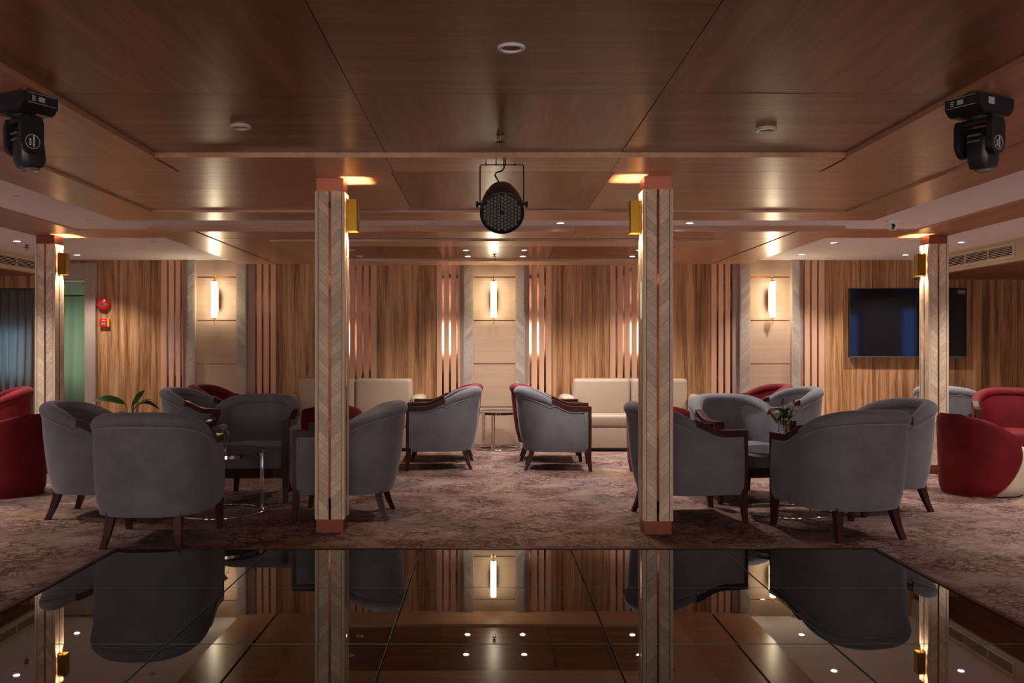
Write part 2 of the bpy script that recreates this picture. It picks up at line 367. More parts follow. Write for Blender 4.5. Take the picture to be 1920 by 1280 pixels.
def window(name, x0, x1, y0, y1, z0, z1, mat, label):
    bm = BM(); box(bm, x0, x1, y0, y1, z0, z1); o = mesh_obj(name, bm, mat); tag(o, label, kind='structure')
    fx = x1-x0 > y1-y0
    for k in range(4):
        bm = BM(); e = .05
        if fx: a = ((x0-e, x1+e, y0-.02, y1, z0-e, z0), (x0-e, x1+e, y0-.02, y1, z1, z1+e), (x0-e, x0, y0-.02, y1, z0, z1), (x1, x1+e, y0-.02, y1, z0, z1))[k]
        else: a = ((x0-.015, x1+.015, y0-e, y1+e, z0-e, z0), (x0-.015, x1+.015, y0-e, y1+e, z1, z1+e), (x0-.015, x1+.015, y0-e, y0, z0, z1), (x0-.015, x1+.015, y1, y1+e, z0, z1))[k]
        box(bm, *a); mesh_obj('window_frame', bm, 'cream_trim', o)
window('window_1', XL+.15, DX0-.32, DW+.02, DW+.048, .85, 1.45, 'teal_dusk', 'dusk-lit window behind the far left curtain')
window('window_2', -6.1, -4.6, 13.27, 13.295, .7, 1.75, 'green_dusk', 'green-lit window behind the lobby curtain')
k = 3
for y in (8.25, 5.9, 3.5, 1.0):
    window('window_%d' % k, XR-.02, XR-.003, y-.24, y+.24, .95, 1.85, 'blue_dusk', 'blue dusk window in the right side wall'); k += 1
    window('window_%d' % k, XL+.003, XL+.02, y-.24, y+.24, .95, 1.85, 'blue_dusk', 'blue dusk window in the left side wall'); k += 1
for x in (-4.7, -1.75, 1.75, 4.7):
    window('window_%d' % k, x-.75, x+.75, YN+.003, YN+.02, 1.1, 1.95, 'fill_window', 'added fill-light window in the unseen wall behind the viewpoint'); k += 1  # glowing panes added out of view as front fill light
wall_box('pelmet', XL, DX0-.14, DW-.2, 'wall_wood', 1.955, 2.12)
# ------------------------------------------------------------------ ceiling
bm = BM(); box(bm, XL-.15, XR+.15, YN-.15, DW+.05, 2.375, 2.5)
ceiling = tag(mesh_obj('ceiling', bm, 'slab'), 'stepped walnut and white ceiling with a central coffer', kind='structure')
def cpanel(name, x0, x1, y0, y1, z0, z1, mat, gap=.002, tilt=0.0):
    bm = BM(); cx, cy = (x0+x1)/2, (y0+y1)/2
    box(bm, x0-cx+gap, x1-cx-gap, y0-cy+gap, y1-cy-gap, 0, z1-z0)
    o = mesh_obj(name, bm, mat, ceiling); o.location = (cx, cy, z0)
    if tilt: o.rotation_euler = (random.uniform(-tilt, tilt), random.uniform(-tilt, tilt), 0)
    return o
AX = [-1.955, -.605, .7715, 2.089]; AY = [.4, 1.68, 2.95, 4.217, 5.485]
for j in range(4):
    for i in range(3):
        g = 'x' if (i+j) % 2 else 'y'           # grain turns from panel to panel
        if j == 3: g = 'y' if i == 1 else 'x'
        if j == 2: g = 'x' if i == 1 else 'y'
        cpanel('ceiling_panel', AX[i], AX[i+1], AY[j], AY[j+1], Z_A, Z_A+.02, 'ceiling_wood_'+g, .002, .0022)
# raised coffer edge
for a in ((AX[0]-.016, AX[0], AY[0], AY[4]), (AX[3], AX[3]+.016, AY[0], AY[4]), (AX[0]-.016, AX[3]+.016, AY[4], AY[4]+.016), (AX[0]-.016, AX[3]+.016, AY[0]-.016, AY[0])):
    cpanel('coffer_edge', *a, Z_F-.003, Z_A+.02, 'cream_trim' if 0 else 'frame_wood_y', 0)
FL, FR = -2.72, 2.88; FN = -1.6
def fpanel(x0, x1, y0, y1, g, t=.0018, kind='frame'): cpanel('ceiling_panel', x0, x1, y0, y1, Z_F, Z_F+.03, '%s_wood_%s' % (kind, g), .002, t)
e = .017
for y0, y1 in ((FN,.4),(.4,2.95),(2.95,4.17),(4.17,5.485)):
    fpanel(FL, AX[0]-e, y0, y1, 'y'); fpanel(AX[3]+e, FR, y0, y1, 'y')
fpanel(FL, AX[0]-e, 5.485, 5.946, 'x'); fpanel(AX[3]+e, FR, 5.485, 5.946, 'x')
for i in range(3):
    fpanel(AX[i], AX[i+1], 5.485+e, 5.946, 'x'); fpanel(AX[i], AX[i+1], FN, .4-e, 'x')
for y0, y1 in ((5.946, 6.578), (6.578, 7.57)):
    fpanel(FL, -.62, y0, y1, 'x', .0018); fpanel(.79, FR, y0, y1, 'x', .0018)
fpanel(-.62, .79, 5.946, 7.57, 'y', .0018, 'ceiling')
GL, GR, GY = -3.18, 3.29, 8.04
def gpanel(x0, x1, y0, y1, g): cpanel('ceiling_panel', x0, x1, y0, y1, Z_G, Z_G+.05, 'frame_wood_'+g, .001, 0)
for y0, y1 in ((FN-.4, 2.0), (2.0, 5.0), (5.0, 7.57)): gpanel(GL, FL, y0, y1, 'y'); gpanel(FR, GR, y0, y1, 'y')
gpanel(GL, FL, 7.57, GY, 'x'); gpanel(FR, GR, 7.57, GY, 'x'); gpanel(FL, FR, 7.57, GY, 'x'); gpanel(FL, FR, FN-.4, FN, 'x')
BL, BR = -5.5, 5.3
def wpanel(x0, x1, y0, y1): cpanel('plaster_panel', x0, x1, y0, y1, Z_W, Z_W+.05, 'plaster', 0, 0)
wpanel(BL, GL, YN, DW+.05); wpanel(GR, BR, YN, DW+.05); wpanel(GL, GR, GY, DW+.05); wpanel(GL, GR, YN, FN-.4)
for x0, x1 in ((-4.41, -3.84), (3.97, 4.46)):
    cpanel('ceiling_beam', x0, x1, YN, 9.31, Z_W-.014, Z_W+.02, 'frame_wood_y', 0)
cpanel('ceiling_beam', -3.84, -3.108, 8.72, 9.31, Z_W-.014, Z_W+.02, 'frame_wood_x', .001)
cpanel('ceiling_beam', 3.234, 3.97, 8.72, 9.31, Z_W-.014, Z_W+.02, 'frame_wood_x', .001)
# far dropped soffit with shadow slot and raft
CL0, CR0, CY = -3.108, 3.234, 8.52
cpanel('soffit_core', CL0+.03, CR0-.03, CY+.03, DW+.04, Z_C+.022, Z_W+.02, 'slab', 0)
for x0, x1 in ((CL0, -.634), (-.634, .784), (.784, CR0)): cpanel('soffit_fascia', x0, x1, CY, CY+.02, Z_C+.001, Z_W+.01, 'frame_wood_x', .0015)
for x in (CL0, CR0-.02): cpanel('soffit_fascia', x, x+.02, CY+.02, DW+.04, Z_C+.001, Z_W+.01, 'frame_wood_y', .0)
SL, SR = -2.66, 2.785
def spanel(x0, x1, y0, y1, g, z=Z_C, th=.02, mat='frame'): cpanel('soffit_panel', x0, x1, y0, y1, z, z+th, '%s_wood_%s' % (mat, g), .0015)
spanel(CL0, SL-.014, CY+.02, DW+.04, 'y'); spanel(SR+.014, CR0, CY+.02, DW+.04, 'y')
for x0, x1 in ((SL+.014, -.634), (-.634, .784), (.784, SR-.014)): spanel(x0, x1, CY+.02, 9.05, 'x')
RL, RR, RY0, RY1 = -2.147, 2.28, 9.16, DW+.04
spanel(SL+.014, RL+.1, 9.07, DW+.04, 'x'); spanel(RR-.1, SR-.014, 9.07, DW+.04, 'x')
IL, IR, IY0, IY1 = -1.80, 1.92, 9.62, 11.22
for a, g in (((RL, RR, RY0, IY0), 'x'), ((RL, RR, IY1, RY1), 'x'), ((RL, IL, IY0, IY1), 'y'), ((IR, RR, IY0, IY1), 'y')):
    cpanel('raft_frame', *a, Z_R, Z_R+.033, 'raft_wood_'+g, .0008)
xs = [IL, -1.176, -.567, .703, 1.32, IR]
for i in range(5): cpanel('raft_panel', xs[i], xs[i+1], IY0, IY1, 2.284, 2.2915, 'ceiling_wood_x', .003)
# side bulkheads with timber undersides
for nm, x0, x1, z0 in (('trim_1', XL, BL, 2.12), ('trim_2', BR, XR, 2.09)):
    bm = BM(); box(bm, x0, x1, YN, DW+.049, z0, 2.374)
    o = tag(mesh_obj(nm, bm, 'bulkhead_paint'), 'beige boxed ceiling drop along the %s side' % ('left' if x0 < 0 else 'right'), kind='structure')
    bm = BM(); box(bm, x0+(.0 if x0 < 0 else .03), x1-(.03 if x0 < 0 else 0), YN, DW+.03, z0-.012, z0)
    mesh_obj('timber_underside', bm, 'ceiling_wood_y', o)
    xe = x1-.004 if x0 < 0 else x0-.008
    bm = BM(); box(bm, xe, xe+.012, YN, DW+.03, Z_W-.014, Z_W); mesh_obj('cove_bead', bm, 'cream_trim', o)

# ------------------------------------------------------------------ glass dance floor
STL, STR, STY, STH, TS = -2.058, 2.135, 5.233, .085, .8386
st = thing('glass_dance_floor', 'low black mirrored glass dance floor in the foreground', 'dance floor', (0,0,0))
bm = BM(); box(bm, STL-.03, STR+.03, STY-6*TS-.03, STY+.03, .0, STH-.012)
mesh_obj('platform', bm, 'black_matte', st)
for a in ((STL-.034, STL-.006, STY-6*TS-.03, STY+.03), (STR+.006, STR+.034, STY-6*TS-.03, STY+.03), (STL-.034, STR+.034, STY+.004, STY+.03)):
    bm = BM(); box(bm, *a, .001, STH+.003, .003, 1); mesh_obj('edge_trim', bm, 'mahogany', st)
bm = BM(); box(bm, .003, TS-.003, .003, TS-.003, 0, .012, .0016, 1)
bmesh.ops.recalc_face_normals(bm, faces=bm.faces)
tile_me = bpy.data.meshes.new('glass_panel'); bm.to_mesh(tile_me); bm.free(); tile_me.materials.append(M['floor_glass']); tile_me.materials.append(M['glass_edge'])
for p in tile_me.polygons:
    if p.area < .01 and abs(p.normal.z) < .95: p.material_index = 1
for i in range(5):
    for j in range(6):
        o = share('glass_panel', tile_me, st, (STL+i*TS, STY-(j+1)*TS, STH-.012))
        o.rotation_euler = (random.uniform(-.0006,.0006), random.uniform(-.0006,.0006), 0)

# ------------------------------------------------------------------ pillars and their sconces
def pillar(cx, yf, ztop, label):
    t = thing('pillar', label, 'pillar', (cx, yf+.098, 0), 0, 'chevron clad pillars')
    h = .098; zb, zt = .085, ztop-.085
    bm = BM(); box(bm, -.088, .088, -.088, .088, zb, zt); mesh_obj('shaft', bm, 'groove', t)
    for sx in (-1, 1):
        for sy in (-1, 1):
            bm = BM(); box(bm, *sorted((sx*h, sx*(h-.021))), *sorted((sy*h, sy*(h-.021))), zb, zt, .002, 1); mesh_obj('corner_trim', bm, 'cream_trim', t)
    for z0, z1 in ((0, zb), (zt, ztop)):
        bm = BM(); box(bm, -.089, .089, -.089, .089, z0, z1); mesh_obj('copper_plinth' if z0 == 0 else 'copper_cap', bm, 'copper_soft', t)
    for rot in (0, PI/2, -PI/2, PI):
        s = thing_part = None
        for s, x0 in ((-1, -.0735), (1, .0085)):
            if rot != PI: chevrons(t, x0, .065, -.0945, zb, zt, s, .066, rot)
        bm = BM(); box(bm, -.0072, .0072, -.0955, -.086, zb, zt)
        o = mesh_obj('copper_inlay', bm, 'copper', t); o.rotation_euler = (0,0,rot)
    bm = BM(); box(bm, -.074, .074, .0875, .094, zb, zt); mesh_obj('back_cladding', bm, 'chevron_wood', t)
    return t
pillar(-1.0465, 6.16, Z_F, 'near chevron pillar left of centre beside grey armchair')
pillar(1.097, 6.09, Z_F, 'near chevron pillar right of centre beside grey armchair')
pillar(-4.288, 9.06, Z_W-.014, 'distant chevron pillar at far left beside curtain')
pillar(4.34, 9.06, Z_W-.014, 'distant chevron pillar at far right in front of television')
def spot(parent, loc, rot, energy, angle, blend, col, r=.02, name='lamp_light'):
    l = bpy.data.lights.new(name, 'SPOT'); l.energy = energy; l.spot_size = math.radians(angle); l.spot_blend = blend; l.color = col; l.shadow_soft_size = r
    o = bpy.data.objects.new(name, l); COL.objects.link(o); o.location = loc; o.rotation_euler = rot; o.parent = parent
    return o
def sconce(x, y, z, side, label, k=1.0):
    t = thing('wall_sconce', label, 'wall lamp', (x, y, z), 0 if side > 0 else PI, 'brass pillar sconces')
    bm = BM(); box(bm, .0005, .006, -.035, .035, -.10, .10); mesh_obj('back_plate', bm, 'brass', t)
    prof = [(.006,-.05),(.072,-.05),(.078,-.044),(.078,.044),(.072,.05),(.006,.05),(.006,.046),(.07,.046),(.074,.042),(.074,-.042),(.07,-.046),(.006,-.046)]
    bm = BM(); prism(bm, prof, 'z', -.105, .105); mesh_obj('shade', bm, 'gold', t)
    bm = BM(); lathe(bm, [(.0,-.030),(.018,-.03),(.022,-.02),(.022,.02),(.018,.03),(.0,.03)], 16, False)
    o = mesh_obj('bulb', bm, 'sconce_bulb', t, 40); o.location = (.04, 0, 0)
    spot(t, (.03, 0, .04), (PI, 0, 0), P_SCONCE_UP*k, 110, .5, AMBER, .012)
    spot(t, (.03, 0, -.04), (0, 0, 0), P_SCONCE_DN*k, 110, .5, (1,.78,.55), .012)
sconce(-.9485+.0, 6.16+.098, HC+(VY-405)*6.26/F_PX, 1, 'brass box sconce on the near left pillar')
sconce(1.0-.001, 6.09+.098, HC+(VY-408)*6.19/F_PX, -1, 'brass box sconce on the near right pillar')
sconce(-4.19, 9.06+.098, HC+(VY-495)*9.16/F_PX, 1, 'brass box sconce on the distant left pillar', 1.3)
sconce(4.242, 9.06+.098, HC+(VY-497)*9.16/F_PX, -1, 'brass box sconce on the distant right pillar', 1.3)

# ------------------------------------------------------------------ tube lamps in the niches
def niche_lamp(px, label):
    x = (px-VX)*(DW-.11)/F_PX; z0, z1 = 1.2-(595-VY)*(DW-.11)/F_PX, 1.2-(528-VY)*(DW-.11)/F_PX
    t = thing('niche_lamp', label, 'wall lamp', (x, DW, 0), 0, 'glowing tube lamps in the wall niches')
    yc = -.11; zm = (z0+z1)/2
    bm = BM(); lathe(bm, [(.0,z0),(.030,z0),(.034,z0+.006),(.034,z1-.006),(.030,z1),(.0,z1)], 24, False)
    o = mesh_obj('glass_tube', bm, 'tube_light', t, 40); o.location = (0, yc, 0)
    for z in (z0, z1):
        s = 1 if z == z1 else -1
        bm = BM(); lathe(bm, [(.0,0),(.020,0),(.020,s*.012),(.008,s*.018),(.0,s*.018)], 16, False)
        o = mesh_obj('end_cap', bm, 'brass', t, 40); o.location = (0, yc, z)
        # hooked rod from the cap back to the wall
        pts = [(0, yc, z), (0, yc, z+s*.055)] + [(0, yc+.028-.028*math.cos(a), z+s*(.055+.028*math.sin(a))) for a in [PI*k/8 for k in range(1, 9)]] + [(0, yc+.056, z-s*.01), (0, yc+.056, z-s*.03)]
        bm = BM(); tube(bm, pts, .0045, 8); mesh_obj('hook', bm, 'brass', t, 60)
    # stepped brass back rail behind the tube
    a, h = yc+.056, (z1-z0)/2
    pts = [(0,a,zm+h+.03),(0,a,zm+h-.05),(0,a+.03,zm+h-.09),(0,a+.03,zm-h+.09),(0,a,zm-h+.05),(0,a,zm-h-.03)]
    bm = BM()
    prism(bm, [(-.038,zm+h-.08),(-.03,zm+h-.06),(.03,zm+h-.06),(.038,zm+h-.08),(.038,zm-h+.08),(.03,zm-h+.06),(-.03,zm-h+.06),(-.038,zm-h+.08)], 'y', yc+.045, yc+.055)
    mesh_obj('back_plate', bm, 'brass', t)
    for z in (zm+h*.6, zm-h*.6):
        bm = BM(); tube(bm, [(0, yc+.055, z), (0, .027, z)], .010, 10); mesh_obj('wall_mount', bm, 'brass', t, 40)
niche_lamp(401.5, 'glowing tube lamp in the left niche behind grey chairs')
niche_lamp(925.5, 'glowing tube lamp in the centre niche above the side table')
niche_lamp(1449, 'glowing tube lamp in the right niche beside the television wall')

# ------------------------------------------------------------------ downlights, sprinklers, camera dome
def downlight(x, y, z, lit, label, group, r=.042, drop=.004, power=P_DOWN, ang=115, col=SPOTC):
    t = thing('downlight', label, 'ceiling light', (x, y, z), 0, group)
    bm = BM(); lathe(bm, [(r*.72,.001),(r,.001),(r,-drop),(r*.92,-drop-.004),(r*.74,-drop-.003),(r*.70,0)], 28, False)
    if True:
        mesh_obj('bezel', bm, 'white_plastic' if drop < .01 else 'down_rim', t, 40)
    bm = BM(); lathe(bm, [(0,-.001),(r*.70,-.001),(r*.70,-.0025),(0,-.0025)], 24, False)
    mesh_obj('lens', bm, 'lamp_disc' if lit else 'down_dark', t)
    if not lit and drop > .01:
        bm = BM(); lathe(bm, [(0,-.004),(r*.3,-.006),(r*.5,-.004),(r*.52,-.002),(0,-.002)], 20, False); mesh_obj('reflector', bm, 'down_rim', t, 40)
    if lit: spot(t, (0,0,-drop-.012), (0,0,0), power, ang, .6, col, .035)
    return t
G1, G2, G3 = 'downlights in the white ceiling', 'flush downlights in the far raft ceiling', 'unlit round lamps under the coffer'
downlight(.085, 3.57, Z_A, False, 'unlit round ceiling lamp nearest the viewer in the centre coffer', G3, .053, .006)
downlight(-1.276, 4.82, Z_A, False, 'unlit round ceiling lamp on the left coffer panel', G3, .053, .012)
downlight(1.44, 4.88, Z_A, False, 'unlit round ceiling lamp on the right coffer panel', G3, .053, .012)
for x, y, lit, lab in ((-3.42, 6.80, 0, 'unlit downlight in white strip left of the coffer, nearer one'), (-3.45, 8.08, 0, 'unlit downlight in white strip left of the coffer, farther one'),
        (-4.86, 9.66, 1, 'lit downlight at far left beside the air vent'), (-4.86, 11.07, 1, 'lit downlight above the glazed door'),
        (-3.48, 9.71, 0, 'unlit downlight in white ceiling above the left niche'), (-.505, 8.25, 0, 'unlit downlight in the narrow white strip left of the stage light'),
        (.63, 8.28, 1, 'lit downlight in the narrow white strip right of the stage light'), (1.77, 8.28, 1, 'lit downlight in the narrow white strip beside the near right pillar'),
        (3.60, 9.80, 1, 'lit downlight left of the camera dome corner in white ceiling'), (3.66, 11.0, 1, 'lit downlight above the right niche slats'),
        (4.91, 11.07, 1, 'lit downlight above the television'), (4.91, 9.76, 1, 'lit downlight at far right beside the air vent')):
    downlight(x, y, Z_W, lit, lab, G1)
for x, y, lit, lab in ((-.25, 10.2, 1, 'lit raft downlight left of the sprinkler, front row'), (.382, 10.2, 1, 'lit raft downlight right of the sprinkler, front row'),
        (-.247, 10.88, 1, 'lit raft downlight left of the sprinkler, back row'), (.39, 10.88, 1, 'lit raft downlight right of the sprinkler, back row'),
        (1.63, 10.2, 1, 'lit raft downlight by the near right pillar, front row'), (1.66, 10.88, 1, 'lit raft downlight by the near right pillar, back row'),
        (-1.50, 10.2, 0, 'unlit raft downlight by the near left pillar, front row'), (-1.50, 10.88, 0, 'unlit raft downlight by the near left pillar, back row')):
    downlight(x, y, 2.284, lit, lab, G2, .040, power=P_DOWN*.7)
for x in (-4.9, 4.9):
    for y, nth in zip((8.2, 6.6, 5.0, 3.4, 1.8, .2), ('first','second','third','fourth','fifth','sixth')):
        downlight(x, y, Z_W, 1, '%s lit downlight nearer than the air vent in the %s aisle ceiling' % (nth, 'left' if x < 0 else 'right'), 'downlights outside the view', power=P_BACK)
for x, nth in zip((-3.6, -1.2, 1.2, 3.6), ('leftmost', 'second from left', 'second from right', 'rightmost')): downlight(x, -2.7, Z_W, 1, 'added fill downlight behind the viewpoint, %s of the four' % nth, 'added fill downlights behind the viewpoint', power=P_BACK)  # unseen lamps added to brighten the near chairs and pillars
downlight(-5.2, 12.4, 2.15, 1, 'added fill downlight in the lobby behind the glazed door', 'downlights outside the view', power=7)  # faint lamp added out of sight to brighten the lobby
def sprinkler(x, y, z, L_, label, rods=False):
    t = thing('sprinkler', label, 'sprinkler', (x, y, z), 0, 'ceiling sprinklers')
    bm = BM(); lathe(bm, [(0,.002),(.022,.002),(.022,-.004),(.009,-.008),(.007,-.02),(.007,-L_),(0,-L_)], 16, False); mesh_obj('pipe', bm, 'dark_bronze', t, 40)
    bm = BM(); lathe(bm, [(0,-L_),(.024,-L_+.003),(.030,-L_-.001),(.024,-L_-.004),(0,-L_-.003)], 20, False); mesh_obj('deflector', bm, 'dark_bronze', t, 40)
    for s in (-1, 1):
        bm = BM(); tube(bm, [(s*.006,0,-L_),(s*.014,0,-L_-.014),(s*.012,0,-L_-.028),(s*.002,0,-L_-.038)], .0025, 6); mesh_obj('frame_arm', bm, 'dark_bronze', t, 60)
        if rods:
            bm = BM(); tube(bm, [(s*.013,0,.0),(s*.014,0,-L_*.6),(s*.008,0,-L_)], .003, 6); mesh_obj('side_rod', bm, 'dark_bronze', t, 60)
sprinkler(.06, 5.02, Z_A, .045, 'brass sprinkler hanging above the black stage light', True)
sprinkler(.062, 10.7, 2.284, .03, 'small dark sprinkler between the four raft downlights')
sprinkler(-4.95, 10.05, Z_W, .03, 'small dark sprinkler beside the left air vent')
t = thing('camera_dome', 'white dome security camera under the white ceiling, right', 'security camera', (3.50, 8.14, Z_W))
bm = BM(); lathe(bm, [(0,.001),(.056,.001),(.060,-.008),(.060,-.022),(.052,-.030),(0,-.030)], 28, False); mesh_obj('base', bm, 'white_plastic', t, 40)
bm = BM(); lathe(bm, [(.050,-.03),(.050,-.045),(.045,-.062),(.034,-.078),(.018,-.088),(0,-.091)], 28, False); mesh_obj('eyeball', bm, 'white_plastic', t, 60)
for z, r, y in ((-.050, .016, -.0475), (-.073, .011, -.038)):
    bm = BM(); lathe(bm, [(0,0),(r,0),(r,.006),(0,.006)], 18, False); o = mesh_obj('lens', bm, 'black_plastic', t); o.location = (-.012, y+.004, z); o.rotation_euler = (PI/2, 0, 0) if z > -.06 else (PI/2+.5, 0, 0)

# ------------------------------------------------------------------ air vents
def vent(x, side, y0, y1, z0, z1, label):
    t = thing('air_vent', label, 'air vent', (x, 0, 0), 0, 'long ceiling air vents')
    def b_(n, ya, yb, za, zb, d0, d1, m):
        bm = BM(); box(bm, *sorted((side*d0, side*d1)), ya, yb, za, zb); return mesh_obj(n, bm, m, t)
    b_('dark_back', y0, y1, z0, z1, .0005, .003, 'dark_void')
    f = .022
    for a in ((y0-f, y1+f, z0-f, z0), (y0-f, y1+f, z1, z1+f), (y0-f, y0, z0, z1), (y1, y1+f, z0, z1)): b_('vent_frame', *a, .0005, .014, 'cream_trim')
    n = 6
    for k in range(n):
        z = lerp(z0, z1, (k+.5)/n); b_('slat', y0, y1, z-.0028, z+.0028, .003, .006, 'cream_trim')
    for k in (1, 2, 3): yy = lerp(y0, y1, k/4); b_('divider', yy-.005, yy+.005, z0, z1, .003, .0125, 'cream_trim')
vent(BR, -1, 9.48, 11.4, 2.150, 2.255, 'long slatted air vent on the right ceiling drop')
vent(BL, 1, 9.48, 11.4, 2.165, 2.265, 'long slatted air vent on the left ceiling drop')

# ------------------------------------------------------------------ armchairs
def u_path(n=56, inset=0.0, yf=.305):
    """outer plan line of the tub shell from front left round the back to front right, with outward normals"""
    pts = []
    rx, ry, yc = .345-inset, .315-inset, -.03
    xf = .330-inset
    for k in range(10): t = k/10; pts.append((-lerp(xf, rx, t), lerp(yf, yc, t)))
    for k in range(n+1):
        a = PI - PI*k/n
        c, s = math.cos(a), math.sin(a)
        # slightly squared ellipse
        pts.append((rx*math.copysign(abs(c)**.92, c), yc-ry*abs(s)**.92))
    for k in range(1, 11): t = k/10; pts.append((lerp(rx, xf, t), lerp(yc, yf, t)))
    res = []
    for i, p in enumerate(pts):
        a, b_ = Vector(pts[max(i-1,0)]), Vector(pts[min(i+1,len(pts)-1)])
        d = (b_-a).normalized(); nrm = Vector((d.y, -d.x)).normalized()
        if nrm.dot(Vector(p)-Vector((0,.1))) < 0: nrm = -nrm
        res.append((Vector(p), nrm))
    return res
def arm_top(y): return .640 + .075*smooth01((.17-y)/.24)**1.3
def roll_top(y):
    t = max(0, min(1, (-.055-y)/.29)); return .705 + .122*(1-(1-t)**1.35)
YB = -.045
def make_chair(cloth, piping, label):
    t = thing('armchair', label, 'armchair', (0,0,0), 0, 'tub armchairs')
    P = u_path()
    secs = []
    for p, nr in P:
        back = max(0, -nr.y); y = p.y
        top = arm_top(y)-.045 if y > YB else roll_top(y)-.05
        rake = .075*back**1.5
        th = lerp(.052, .085, smooth01((.05-y)/.25))
        s = []
        for k in range(7):
            f = k/6; z = lerp(.19, top, f); o = -.012 + .012*math.sin(min(1, f*4)*PI/2) + rake*f + .012*math.sin(f*PI)
            s.append((p.x+nr.x*o, p.y+nr.y*o, z))
        for k in range(5):
            f = k/4; z = lerp(top, .33, f); o = -th + rake*(1-f) - .018*math.sin(f*PI)*back
            s.append((p.x+nr.x*o, p.y+nr.y*o, z))
        s.append((p.x-nr.x*(th+.005), p.y-nr.y*(th+.005), .19))
        secs.append(s)
    bm = BM(); loft(bm, secs); mesh_obj('back_shell', bm, cloth, t, 50)
    # rolled top edge
    secs = []; R = [(p, nr) for p, nr in P if p.y <= YB+.004]
    for i, (p, nr) in enumerate(R):
        back = max(0, -nr.y); e = min(i, len(R)-1-i)/len(R)
        a_ = lerp(.040, .062, smooth01(e*5)); b_ = lerp(.038, .050, smooth01(e*5))
        rake = .075*back**1.5; cz = roll_top(p.y)-b_; off = rake - a_*.72
        secs.append([(p.x+nr.x*(off+a_*math.cos(q)), p.y+nr.y*(off+a_*math.cos(q)), cz+b_*math.sin(q)) for q in [2*PI*k/14 for k in range(14)]])
    bm = BM(); loft(bm, secs); mesh_obj('rolled_edge', bm, cloth, t, 60)
    # piping under the roll, below the arms and down the front edge
    pts = [(-.333,.282,.21)]
    def pip(p, nr, z, f):
        back = max(0, -nr.y); o = .075*back**1.5*f+.006; return (p.x+nr.x*o, p.y+nr.y*o, z)
    for p, nr in P:
        if p.y > .285: continue
        zz = lerp(arm_top(p.y)-.058, roll_top(p.y)-.088, smooth01((YB+.03-p.y)/.06)); pts.append(pip(p, nr, zz, .92))
    pts.append((.333,.282,.21))
    bm = BM(); tube(bm, pts, .0042, 6); mesh_obj('piping', bm, piping, t, 60)
    # wooden arms
    for s in (0, 1):
        A = [(p, nr) for p, nr in P if (p.x > 0) == bool(s) and p.y > YB-.02]
        if not s: A = A[::-1]
        secs = []
        for p, nr in A:
            z = arm_top(p.y); i0, i1 = -.052, .006
            secs.append([(p.x+nr.x*i1, p.y+nr.y*i1, z-.047), (p.x+nr.x*i1, p.y+nr.y*i1, z-.004), (p.x+nr.x*(i1-.004), p.y+nr.y*(i1-.004), z), (p.x+nr.x*(i0+.004), p.y+nr.y*(i0+.004), z), (p.x+nr.x*i0, p.y+nr.y*i0, z-.004), (p.x+nr.x*i0, p.y+nr.y*i0, z-.047)])
        bm = BM(); loft(bm, secs); mesh_obj('arm', bm, 'mahogany', t, 35)
    # front posts run from arm to floor
    for s in (-1, 1):
        secs = []
        for z, hw, yo in ((.640,.025,.0),(.40,.025,.0),(.20,.024,.0),(.12,.021,.002),(.05,.018,.010),(0,.016,.016)):
            cx, cy = s*(.303), .312+yo
            secs.append([(cx-hw, cy-hw, z), (cx+hw, cy-hw, z), (cx+hw, cy+hw, z), (cx-hw, cy+hw, z)])
        bm = BM(); loft(bm, secs); mesh_obj('leg', bm, 'mahogany', t)
    for s in (-1, 1):
        secs = []
        for z, hw, o in ((.235,.026,.0),(.16,.024,.008),(.08,.020,.032),(0,.017,.065)):
            cx, cy = s*(.200+o*.45), -.245-o
            secs.append([(cx-hw, cy-hw, z), (cx+hw, cy-hw, z), (cx+hw, cy+hw, z), (cx-hw, cy+hw, z)])
        bm = BM(); loft(bm, secs); mesh_obj('leg', bm, 'mahogany', t)
    bm = BM(); box(bm, -.280, .280, .288, .322, .195, .265); mesh_obj('seat_rail', bm, 'mahogany', t)
    # seat cushion fills the inside of the tub
    Q = [tuple(p) for p, nr in u_path(28, .062, .30)]
    def scaled(q, k, dy): return [(x*k, (y-.0)*k+dy) for x, y in q]
    bm = BM()
    loft(bm, [[(x, y, .20) for x, y in Q], [(x, y, .268) for x, y in Q]])
    mesh_obj('seat_base', bm, 'black_matte', t)
    secs = [[(x, y+.014*(y > .28), .27) for x, y in Q], [(x*1.0, y+.022*(y > .28), .30) for x, y in Q], [(x, y+.022*(y > .28), .39) for x, y in Q], [(x*.99, y*.99+.012*(y > .28), .42) for x, y in Q], [(x*.94, y*.94, .434) for x, y in Q], [(x*.6, y*.6, .442) for x, y in Q]]
    bm = BM(); loft(bm, secs); mesh_obj('seat', bm, cloth, t, 50)
    return t
